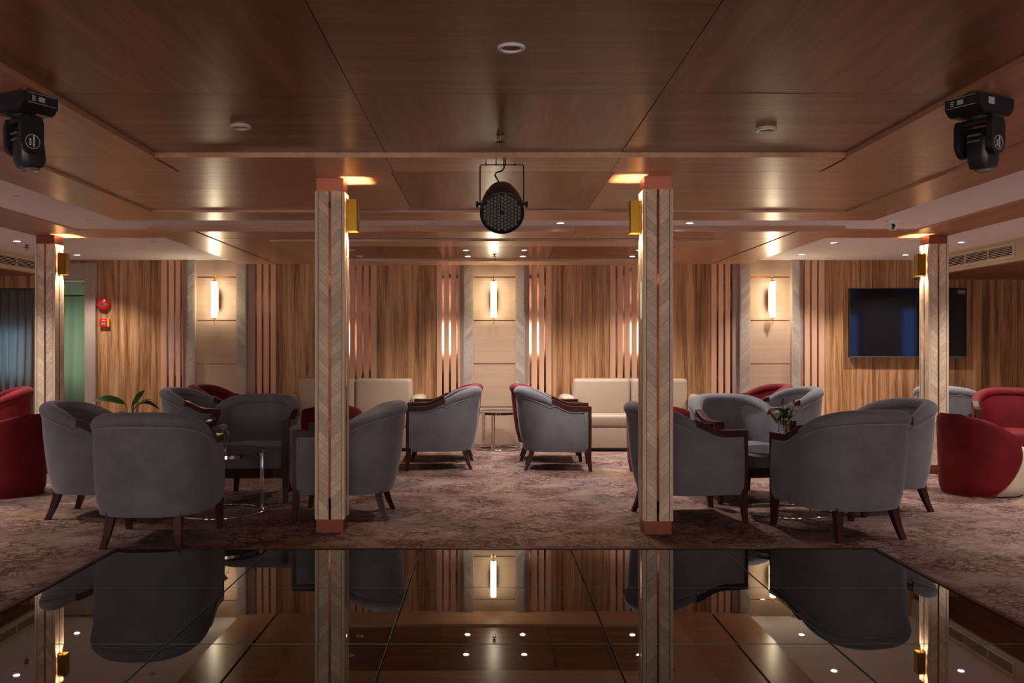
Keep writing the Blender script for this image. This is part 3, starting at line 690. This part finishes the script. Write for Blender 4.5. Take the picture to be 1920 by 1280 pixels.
chair_list = [   # x, y, facing angle (degrees), colour, label
    (-2.10, 5.96, 91, 'g', 'large grey tub armchair seen from behind, nearest on the left'),
    (-2.80, 6.845, -1, 'g', 'dark grey tub armchair at left, between red tub stool and nearest chair'),
    (-1.905, 7.65, -88, 'g', 'grey tub armchair facing the viewer beyond the left glass table'),
    (-1.03, 6.835, 180, 'g', 'grey tub armchair half hidden behind the near left pillar'),
    (-2.79, 9.25, -8, 'g', 'pale grey tub armchair in front of the left niche'),
    (-2.80, 10.12, -6, 'r', 'red tub armchair below the left niche lamp'),
    (-.505, 9.596, 183.6, 'g', 'grey tub armchair seen side-on, left of the central aisle'),
    (-.50, 10.36, 182, 'r', 'red tub armchair behind the side-on grey one, left of centre'),
    (.688, 9.555, -3.3, 'g', 'grey tub armchair seen side-on, right of the central aisle'),
    (.66, 10.33, -2, 'r', 'red tub armchair behind the side-on grey one, right of centre'),
    (2.32, 6.18, 104.3, 'g', 'large grey tub armchair seen from behind, nearest on the right'),
    (2.913, 7.09, 195.5, 'g', 'grey tub armchair at right, behind the nearest right chair'),
    (2.034, 7.66, -79.3, 'g', 'grey tub armchair facing the viewer beyond the flower vase'),
    (1.416, 6.80, 9.6, 'g', 'grey tub armchair half hidden behind the near right pillar'),
    (2.90, 9.42, 190, 'g', 'pale grey tub armchair in front of the right niche'),
    (2.86, 10.22, 188, 'r', 'red tub armchair below the right niche lamp'),
    (-4.99, 9.30, 212, 'r', 'red tub armchair at the far left edge behind red stool'),
    (5.00, 8.95, -115, 'r', 'red tub armchair at the far right facing the viewer'),
    (4.93, 9.93, 38, 'g', 'dark grey tub armchair behind the far right pillar'),
    (6.12, 10.1, -120, 'g', 'grey tub armchair peeking out behind the far right red one'),
]
proto = {'g': None, 'r': None}
for x, y, ang, c, lab in chair_list:
    rz = math.radians(ang-90)
    if proto[c] is None:
        p = make_chair('grey_velvet' if c == 'g' else 'red_velvet', 'grey_piping' if c == 'g' else 'red_piping', lab); p.location = (x, y, 0); p.rotation_euler = (0,0,rz); proto[c] = p
    else: dup(proto[c], (x, y, 0), rz, lab)

# ------------------------------------------------------------------ low red tub stools with cream seats
def make_tub(label):
    t = thing('tub_stool', label, 'stool', (0,0,0), 0, 'low red tub stools')
    bm = BM(); lathe(bm, [(0,.008),(.285,.008),(.305,.02),(.318,.10),(.318,.36),(.305,.392),(.27,.405),(0,.41)], 40, False); mesh_obj('seat_drum', bm, 'cream_fabric', t, 50)
    bm = BM(); H = .665; rows, cols = 16, 28; secs = []
    key = [(0,62),(.15,82),(.3,98),(.45,108),(.6,106),(.75,92),(.88,68),(.96,44),(1,18)]
    def thm(v):
        for (a, b_), (c, d) in zip(key, key[1:]):
            if v <= c: return lerp(b_, d, (v-a)/(c-a))
        return key[-1][1]
    outer, inner = [], []
    for j in range(rows+1):
        v = j/rows; z = .006 + v*H; m_ = math.radians(thm(v)); ro = .335+.022*v - .02*max(0,(.08-v)/.08); o_, i_ = [], []
        for i in range(cols+1):
            a = -PI/2 + m_*(2*i/cols-1)
            edge = min(1, min(i, cols-i)/2.0, (rows-j)/1.5)
            r0 = ro - .012*(1-edge); r1 = (.319 if z < .42 else ro-.05) + .008*(1-edge)
            if z >= .42: r1 = ro-.045+.010*(1-edge)
            o_.append(bm.verts.new((r0*math.cos(a), r0*math.sin(a), z))); i_.append(bm.verts.new((r1*math.cos(a), r1*math.sin(a), z-.004)))
        outer.append(o_); inner.append(i_)
    for j in range(rows):
        for i in range(cols):
            bm.faces.new((outer[j][i], outer[j][i+1], outer[j+1][i+1], outer[j+1][i])); bm.faces.new((inner[j][i], inner[j+1][i], inner[j+1][i+1], inner[j][i+1]))
        bm.faces.new((outer[j][0], outer[j+1][0], inner[j+1][0], inner[j][0])); bm.faces.new((outer[j][cols], inner[j][cols], inner[j+1][cols], outer[j+1][cols]))
    for i in range(cols):
        bm.faces.new((outer[rows][i], outer[rows][i+1], inner[rows][i+1], inner[rows][i])); bm.faces.new((outer[0][i], inner[0][i], inner[0][i+1], outer[0][i+1]))
    mesh_obj('wrap_back', bm, 'red_velvet', t, 60)
    return t
tub = make_tub('low red wrap stool with cream seat at the far right front')
tub.location = (4.14, 7.87, 0); tub.rotation_euler = (0,0,math.radians(-76))
dup(tub, (-4.05, 7.80, 0), math.radians(76), 'low red wrap stool at the far left edge')
dup(tub, (-1.60, 9.30, 0), math.radians(20), 'low red wrap stool behind the near left pillar')
dup(tub, (1.71, 9.28, 0), math.radians(-20), 'low red wrap stool behind the near right pillar')

# ------------------------------------------------------------------ cream sofas
def make_sofa(label):
    t = thing('sofa', label, 'sofa', (0,0,0), 0, 'cream leather sofas')
    def rb(n, *a, bev=.03, seg=3, mat='cream_leather', parent=None):
        bm = BM(); box(bm, *a, bev, seg); return mesh_obj(n, bm, mat, parent or t, 50)
    rb('plinth', -.66, .66, .04, .64, .0, .05, bev=.004, seg=1, mat='black_matte')
    rb('base', -.69, .69, .0, .66, .04, .285, bev=.015)
    for s in (-1, 1):
        rb('seat_cushion', *sorted((s*.003, s*.688)), -.01, .46, .285, .43, bev=.035)
        c = rb('back_cushion', *sorted((s*.003, s*.690)), .36, .60, .40, .845, bev=.045)
        rb('arm', *sorted((s*.692, s*.86)), .06, .66, .04, .655, bev=.075, seg=5)
    rb('back_frame', -.69, .69, .585, .68, .05, .80, bev=.02)
    return t
sofa = make_sofa('cream leather two-seat sofa left of the centre niche'); sofa.location = (-1.63, 11.02, 0)
dup(sofa, (1.72, 11.02, 0), 0, 'cream leather two-seat sofa right of the centre niche')

# ------------------------------------------------------------------ round glass tables
def make_table(label, loc, R, rz, ztop=.462):
    t = thing('glass_table', label, 'table', loc, rz, 'round glass and chrome tables')
    bm = BM(); lathe(bm, [(0,ztop-.010),(R-.003,ztop-.010),(R,ztop-.007),(R,ztop-.003),(R-.003,ztop),(0,ztop)], 48, False); mesh_obj('glass_top', bm, 'table_glass', t, 40)
    r = R-.035
    bm = BM(); lathe(bm, [(r-.008,ztop-.035),(r+.004,ztop-.035),(r+.004,ztop-.012),(r-.008,ztop-.012),(r-.008,ztop-.035)], 48, False); mesh_obj('top_ring', bm, 'chrome', t, 40)
    bm = BM(); ring(bm, r, .0095, .0098, 56); mesh_obj('base_ring', bm, 'chrome', t, 60)
    for a in (-90, 30, 150):
        for d in (-3.2, 3.2):
            q = math.radians(a+d); bm = BM(); tube(bm, [(r*math.cos(q), r*math.sin(q), .01), (r*math.cos(q), r*math.sin(q), ztop-.02)], .0085, 10); mesh_obj('pole', bm, 'chrome', t, 40)
        q = math.radians(a); bm = BM(); lathe(bm, [(0,ztop-.012),(.018,ztop-.012),(.018,ztop-.0105),(0,ztop-.0105)], 16, False); o = mesh_obj('glass_pad', bm, 'chrome', t); o.location = (r*math.cos(q), r*math.sin(q), 0)
    return t
make_table('round glass table with chrome frame among the left chairs', (-1.985, 6.90, 0), .355, 0)
make_table('round glass table with chrome frame under the flower vase', (2.20, 6.93, 0), .355, math.radians(15))
make_table('small round glass table against the centre niche', (.115, 11.30, 0), .29, math.radians(105), .46)

# ------------------------------------------------------------------ flowers and plant
def leaf_mesh(bm, base, tip, width, droop, n=8, fold=.25, thick=.0015, face=(0,0,1)):
    base, tip = Vector(base), Vector(tip); d = tip-base; L_ = d.length
    side = d.cross(Vector(face))
    side = side.normalized() if side.length > 1e-5 else Vector((1,0,0))
    nrm = side.cross(d).normalized()
    rows = []
    for i in range(n+1):
        f = i/n; wv = width*math.sin(PI*min(1, f*.93+.05))**.8*(1-.25*f) if 0 < i < n else .001
        c = base+d*f + Vector((0,0,droop*math.sin(PI*f)*L_))
        up = nrm*wv*fold
        rows.append([bm.verts.new(c-side*wv+up), bm.verts.new(c-nrm*.0), bm.verts.new(c+side*wv+up)])
    fs = []
    for i in range(n):
        for k in range(2): fs.append(bm.faces.new((rows[i][k], rows[i][k+1], rows[i+1][k+1], rows[i+1][k])))
    bmesh.ops.solidify(bm, geom=fs, thickness=thick)
def rose(parent, name, c, r, mat='petal'):
    rnd = random.Random(str(c)); bm = BM()
    for ringi, (rr, n, h) in enumerate(((.35, 4, 1.0), (.65, 6, .85), (1.0, 7, .6))):
        for k in range(n):
            a = 2*PI*k/n + ringi*.5; dx = Vector((math.cos(a), math.sin(a), 0))
            b0 = Vector(c)-Vector((0,0,r*.7)); tp = Vector(c)+dx*r*rr+Vector((0,0,r*(h-.3)))
            leaf_mesh(bm, b0+dx*r*.12, tp, r*.45, .15, 4, .3, .0012)
    bmesh.ops.transform(bm, matrix=Matrix.Identity(4), verts=bm.verts)
    return mesh_obj(name, bm, mat, parent, 60)
VXX, VYY, VZ0 = 2.175, 6.93, .462
t = thing('flower_vase', 'clear glass vase of white flowers and green leaves on the right table', 'vase', (VXX, VYY, VZ0+.0006))
bm = BM()
out = [(0,0),(.036,0),(.040,.006),(.046,.06),(.043,.12),(.036,.165),(.043,.215)]
inn = [(.040,.214),(.033,.165),(.040,.12),(.043,.06),(.037,.014),(0,.012)]
lathe(bm, out+inn, 28, False); mesh_obj('glass_vase', bm, 'clear_glass', t, 50)
rnd = random.Random(5)
heads = [(-.066,-.055,.262,.046), (.040,-.060,.318,.034), (.082,-.050,.290,.028), (.02,.03,.300,.022)]
for hx, hy, hz, r in heads:
    bm = BM(); tube(bm, [(hx*.1,hy*.1,.03), (hx*.25,hy*.25,.17), (hx,hy,hz-r*.5)], .0022, 6); mesh_obj('stem', bm, 'leaf_dark', t, 60)
    rose(t, 'flower', (hx, hy, hz), r)
for k in range(46):
    a = rnd.uniform(0, 2*PI); rr = rnd.uniform(.01,.05); z = rnd.uniform(.20,.28); l = rnd.uniform(.035,.06)
    b0 = (rr*math.cos(a), rr*math.sin(a), z); tp = ((rr+l*.8)*math.cos(a+.3), (rr+l*.8)*math.sin(a+.3), z+rnd.uniform(-.02,.06))
    bm = BM(); leaf_mesh(bm, b0, tp, rnd.uniform(.011,.018), .2, 5); mesh_obj('leaf', bm, 'leaf_dark' if k % 3 else 'leaf', t, 60)
for dx, z in ((.0, .375), (.085, .365), (-.01, .352)):
    bm = BM(); tube(bm, [(dx*.2,0,.16),(dx*.8,.01,z-.03),(dx,.01,z)], .0016, 5); mesh_obj('sprig', bm, 'leaf_dark', t, 60)
    for k in range(5):
        a = k*2.2; bm = BM(); leaf_mesh(bm, (dx*.95,.01,z-.03+.006*k), (dx*.95+.03*math.cos(a), .01+.03*math.sin(a), z-.02+.01*k), .008, .2, 4); mesh_obj('leaf', bm, 'leaf_dark', t, 60)
t = thing('bud_vase', 'small glass bud vase with one white flower on the left table', 'vase', (-1.945, 6.86, .4626))
bm = BM(); lathe(bm, [(0,0),(.024,0),(.028,.01),(.026,.05),(.012,.085),(.014,.11),(.011,.109),(.009,.085),(.022,.05),(.024,.014),(0,.012)], 24, False); mesh_obj('glass_vase', bm, 'clear_glass', t, 50)
bm = BM(); tube(bm, [(0,0,.02),(0,0,.09),(.004,0,.145)], .002, 6); mesh_obj('stem', bm, 'leaf_dark', t, 60)
rose(t, 'flower', (.008, -.012, .168), .042)
bm = BM(); leaf_mesh(bm, (.012,0,.15), (.05,-.01,.105), .012, .25, 5); mesh_obj('petal', bm, 'petal', t, 60)
PX, PY = -3.12, 8.25
t = thing('potted_plant', 'green broad-leaved potted plant behind the left grey chairs', 'plant', (PX, PY, 0))
bm = BM(); lathe(bm, [(0,0),(.12,0),(.13,.01),(.155,.27),(.165,.285),(.165,.30),(.15,.30),(.145,.27),(0,.265)], 32, False); mesh_obj('pot', bm, 'terracotta', t, 40)
bm = BM(); lathe(bm, [(0,.268),(.144,.268),(.144,.276),(0,.28)], 24, False); mesh_obj('soil', bm, 'soil', t)
def ppt(px, py, dy=0): y = PY+dy; return ((px-VX)*y/F_PX-PX, dy, HC-(py-VY)*y/F_PX)
for stem_end, tip, wd, dr, dy in (((236,757),(170,752),.040,.10,0), ((250,759),(272,731),.034,.06,-.03), ((258,757),(300,768),.022,.18,.05), ((247,762),(262,738),.018,.05,.06),
                                  ((240,775),(205,790),.035,.1,-.05), ((255,778),(300,795),.035,.1,.03), ((248,770),(285,748),.014,.12,-.06)):
    b0 = ppt(*stem_end, dy); tp = ppt(*tip, dy*1.5)
    bm = BM(); tube(bm, [(0,0,.27), (b0[0]*.5, b0[1]*.5, .55), b0], .0045, 6); mesh_obj('stem', bm, 'leaf', t, 60)
    bm = BM(); leaf_mesh(bm, b0, tp, wd, dr, 10, .25, .002, (.1,-.75,.65)); mesh_obj('leaf', bm, 'leaf', t, 60)

# ------------------------------------------------------------------ television
TX0, TX1, TZ1, TZ0 = [(p-VX)*(DW-.05)/F_PX for p in (1593, 1813)] + [HC-(p-VY)*(DW-.05)/F_PX for p in (540, 670)]
t = thing('television', 'large black flat television hung on the walnut wall at right', 'television', ((TX0+TX1)/2, DW-.05, (TZ0+TZ1)/2))
hw, hh = (TX1-TX0)/2, (TZ1-TZ0)/2
bm = BM(); box(bm, -hw, hw, .0, .055, -hh, hh, .006, 2); mesh_obj('housing', bm, 'black_plastic', t, 40)
bm = BM(); box(bm, -.25, .25, .055, .079, -.2, .2); mesh_obj('wall_mount', bm, 'black_matte', t)
bm = BM(); box(bm, -hw+.010, hw-.010, -.0015, .001, -hh+.018, hh-.010); mesh_obj('screen', bm, 'screen', t)
for a in ((-hw+.003, hw-.003, -hh+.003, -hh+.014),): bm = BM(); box(bm, a[0], a[1], -.003, .001, a[2], a[3]); mesh_obj('bezel', bm, 'grey_plastic', t)
bm = BM(); box(bm, .33, .37, -.004, 0, -hh+.005, -hh+.012); mesh_obj('badge', bm, 'sticker', t)
bm = BM(); box(bm, hw-.115, hw-.02, -.0022, -.0012, hh-.075, hh-.022); mesh_obj('label_sticker', bm, 'grey_plastic', t)
for k, wv in enumerate((.08, .085, .06)):
    bm = BM(); box(bm, hw-.108, hw-.108+wv, -.003, -.002, hh-.040-.014*k, hh-.034-.014*k); mesh_obj('label_print', bm, 'sticker', t)

# ------------------------------------------------------------------ fire bell and call point
t = thing('fire_bell', 'round red fire alarm bell on walnut wall beside the door', 'fire alarm', ((193.5-VX)*(DW-.01)/F_PX, DW+.029, HC-(570-VY)*(DW-.01)/F_PX))
bm = BM(); lathe(bm, [(0,0),(.055,0),(.055,.02),(.081,.022),(.083,.032),(.076,.052),(.055,.064),(.03,.069),(0,.070)], 36, False); o = mesh_obj('gong', bm, 'red_enamel', t, 50); o.rotation_euler = (PI/2, 0, 0)
bm = BM(); lathe(bm, [(.0,.068),(.034,.068),(.034,.073),(.026,.074),(.0,.074)], 24, False); o = mesh_obj('centre_plate', bm, 'steel', t, 40); o.rotation_euler = (PI/2, 0, 0)
bm = BM(); lathe(bm, [(0,.074),(.012,.074),(.010,.082),(0,.083)], 12, False); o = mesh_obj('bolt', bm, 'black_plastic', t, 40); o.rotation_euler = (PI/2, 0, 0)
t = thing('fire_call_point', 'small red fire alarm call point below the bell', 'fire alarm', ((195-VX)*(DW-.01)/F_PX, DW+.029, HC-(605-VY)*(DW-.01)/F_PX))
bm = BM(); box(bm, -.058, .058, -.045, 0, -.052, .052, .006, 2); mesh_obj('housing', bm, 'red_enamel', t, 40)
bm = BM(); box(bm, .046, .062, -.048, -.002, -.050, .050, .003, 1); mesh_obj('side_flap', bm, 'yellow_plastic', t)
bm = BM(); box(bm, -.040, .034, -.048, -.044, -.024, .012); mesh_obj('break_glass', bm, 'black_matte', t)
for k in range(3):
    bm = BM(); box(bm, -.024+.016*k, -.014+.016*k, -.0465, -.0445, .024, .034); mesh_obj('label_print', bm, 'white_print', t)
for k in range(2):
    bm = BM(); box(bm, -.030, .024, -.0492, -.048, -.006-.012*k, -.001-.012*k); mesh_obj('label_print', bm, 'white_print', t)

# ------------------------------------------------------------------ hanging PAR stage light
PXX, PYY = (941-VX)*5.65/F_PX, 5.65
t = thing('stage_light', 'round black LED stage light hanging at the ceiling centre', 'stage light', (PXX, PYY, Z_F))
def pz(py): return HC-(py-VY)*5.65/F_PX - Z_F
hz = pz(383); yoke_w = .131
pts = [(-yoke_w,0,hz),(-yoke_w,0,-.022),(-yoke_w+.006,0,-.014),(yoke_w-.006,0,-.014),(yoke_w,0,-.022),(yoke_w,0,hz)]
bm = BM()
for p0, p1 in zip(pts, pts[1:]):
    pass
bm = BM(); tube(bm, pts, .0042, 8); mesh_obj('yoke', bm, 'black_matte', t)
for x in (-.095, -.035, .022, .078):
    bm = BM(); tube(bm, [(x,0,-.020),(x,0,.0)], .004, 8); mesh_obj('bolt', bm, 'black_matte', t)
bm = BM(); tube(bm, [(.012,.02,-.001),(.014,.015,-.03),(.0,0,-.05),(-.035,.0,-.062),(-.042,.005,-.075),(-.01,.04,-.125),(.0,.05,-.16)], .005, 8); mesh_obj('cable', bm, 'black_matte', t, 60)
tilt = math.radians(30)
par = mesh_obj('can', lathe(BM(), [(.0,.240),(.045,.237),(.080,.218),(.094,.185),(.097,.125),(.100,.115),(.116,.085),(.121,.05),(.128,.0),(.132,-.07),(.132,-.105),(.126,-.107),(.124,-.085),(0,-.085)], 44, False), 'black_plastic', t, 35)
# can axis: local -z is the beam direction; it points toward the viewer and down
par.rotation_euler = (-(PI/2 - tilt), 0, 0); par.location = (0, .0, hz-.015)
bm = BM(); lathe(bm, [(0,-.086),(.1235,-.086),(.1235,-.088),(0,-.088)], 40, False); mesh_obj('lens_board', bm, 'black_matte', par)
bm = BM(); cnt = 0
d = .0235
for r_ in range(-6, 7):
    for c_ in range(-6, 7):
        x = (c_+(r_ % 2)*.5)*d; y = r_*d*.866
        if math.hypot(x, y) < .112 and math.hypot(x, y) > .006:
            b2 = BM(); lathe(b2, [(0,-.088),(.0098,-.088),(.0098,-.096),(.0075,-.0985),(.0045,-.0945),(0,-.0935)], 10, False)
            vm = {}
            for v in b2.verts: vm[v] = bm.verts.new((v.co.x+y, v.co.y+x, v.co.z))
            for f in b2.faces: bm.faces.new([vm[v] for v in f.verts])
            b2.free()
o = mesh_obj('lens_cluster', bm, 'lens_glass', par, 40); o['kind'] = 'stuff'
for s in (-1, 1):
    bm = BM(); lathe(bm, [(0,0),(.008,0),(.008,.012),(.019,.014),(.021,.022),(.017,.028),(0,.029)], 16, False)
    o = mesh_obj('knob', bm, 'black_matte', t, 40); o.location = (s*(yoke_w-.003), 0, hz); o.rotation_euler = (0, s*PI/2, 0)
# ------------------------------------------------------------------ moving head lights
def moving_head(x, y, rz, yaw, label):
    t = thing('moving_head_light', label, 'stage light', (x, y, Z_F), rz, 'moving head lights')
    prof = [(-.125,-.006),(.125,-.006),(.125,-.058),(.095,-.088),(-.095,-.088),(-.125,-.058)]
    bm = BM(); prism(bm, prof, 'x', -.085, .085); bmesh.ops.bevel(bm, geom=bm.edges[:], offset=.006, segments=2, affect='EDGES'); mesh_obj('base', bm, 'black_plastic', t, 40)
    for sx, sy in ((-1,-1),(1,1),(1,-1),(-1,1)):
        bm = BM(); tube(bm, [(sx*.06, sy*.095, -.008), (sx*.06, sy*.095, 0)], .008, 8); mesh_obj('mount_bolt', bm, 'steel', t)
    # display on the face toward the viewer
    pnl = mesh_obj('display_panel', box(BM(), -.076, .076, -.128, -.1245, -.057, -.010), 'black_matte', t)
    for z in (-.0125, -.0545): mesh_obj('display_line', box(BM(), -.070, .070, -.1288, -.1279, z-.0008, z+.0008), 'white_print', pnl)
    mesh_obj('display_screen', box(BM(), -.018, .012, -.1288, -.1279, -.044, -.024), 'sticker', pnl)
    for k in range(3): mesh_obj('display_mark', box(BM(), -.050, -.034, -.1288, -.1279, -.028-.009*k, -.024-.009*k), 'white_print', pnl)
    mesh_obj('label_sticker', box(BM(), .0852, .0862, -.06, -.02, -.05, -.02), 'sticker', t)
    # yoke arms
    yk = mesh_obj('pan_bearing', lathe(BM(), [(0,-.088),(.05,-.088),(.05,-.102),(0,-.102)], 24, False), 'black_matte', t, 40)
    yk.rotation_euler = (0,0,yaw)
    for s in (-1, 1):
        poly = [(-.045,-.100),(.045,-.100),(.050,-.13)] + [(.050*math.cos(a), -.215-.050*math.sin(a)) for a in [PI*k/10 for k in range(11)]] + [(-.050,-.13)]
        bm = BM(); prism(bm, poly, 'x', s*.062, s*.090); bmesh.ops.bevel(bm, geom=[e for e in bm.edges], offset=.004, segments=1, affect='EDGES')
        arm = mesh_obj('yoke_arm', bm, 'black_plastic', t, 40); arm.rotation_euler = (0,0,yaw)
        bm = BM(); ring(bm, .031, .0012, 0, 28, 5); o = mesh_obj('logo_ring', bm, 'white_print', arm); o.location = (s*.0908, 0, -.215); o.rotation_euler = (0, PI/2, 0)
        for col_, n_, z_ in ((-.010, 4, -.002), (.006, 7, .004)):      # two upright lines of print too small to read
            for q in range(n_):
                zz = -.215+z_+(q-(n_-1)/2)*.0078
                mesh_obj('logo_print', box(BM(), *sorted((s*.0902, s*.0912)), s*col_-.0042, s*col_+.0042, zz-.0029, zz+.0029), 'white_print', arm)
    bm = BM(); box(bm, -.088, .088, -.036, .036, -.124, -.098, .006, 2); o = mesh_obj('yoke_bridge', bm, 'black_plastic', t, 40); o.rotation_euler = (0,0,yaw)
    # head: tapered body hanging between the arms
    secs = []
    for z, rx, ry in ((-.135,.040,.034),(-.145,.054,.046),(-.19,.059,.056),(-.235,.058,.060),(-.285,.055,.062),(-.312,.048,.052),(-.318,.038,.040)):
        n = 24; secs.append([(math.copysign(abs(math.cos(a))**.6, math.cos(a))*rx, math.copysign(abs(math.sin(a))**.6, math.sin(a))*ry+.0, z) for a in [2*PI*k/n for k in range(n)]])
    hd = mesh_obj('head', loft(BM(), secs), 'black_plastic', t, 40); hd.rotation_euler = (.10, 0, yaw)
    mesh_obj('front_lens', lathe(BM(), [(0,-.317),(.036,-.317),(.038,-.328),(.030,-.331),(0,-.329)], 24, False), 'lens_glass', hd, 40)
    for k in range(2):
        mesh_obj('cooling_slot', box(BM(), -.030, .030, -.062, -.045, -.172-.026*k, -.163-.026*k), 'steel' if 0 else 'grey_plastic', hd)
    return t
moving_head((44-VX)*4.17/F_PX, 4.17, math.radians(62), math.radians(-102), 'black moving head stage light at the upper left ceiling edge')
moving_head((1836-VX)*4.20/F_PX, 4.20, math.radians(-62), math.radians(2), 'black moving head stage light at the upper right ceiling edge')
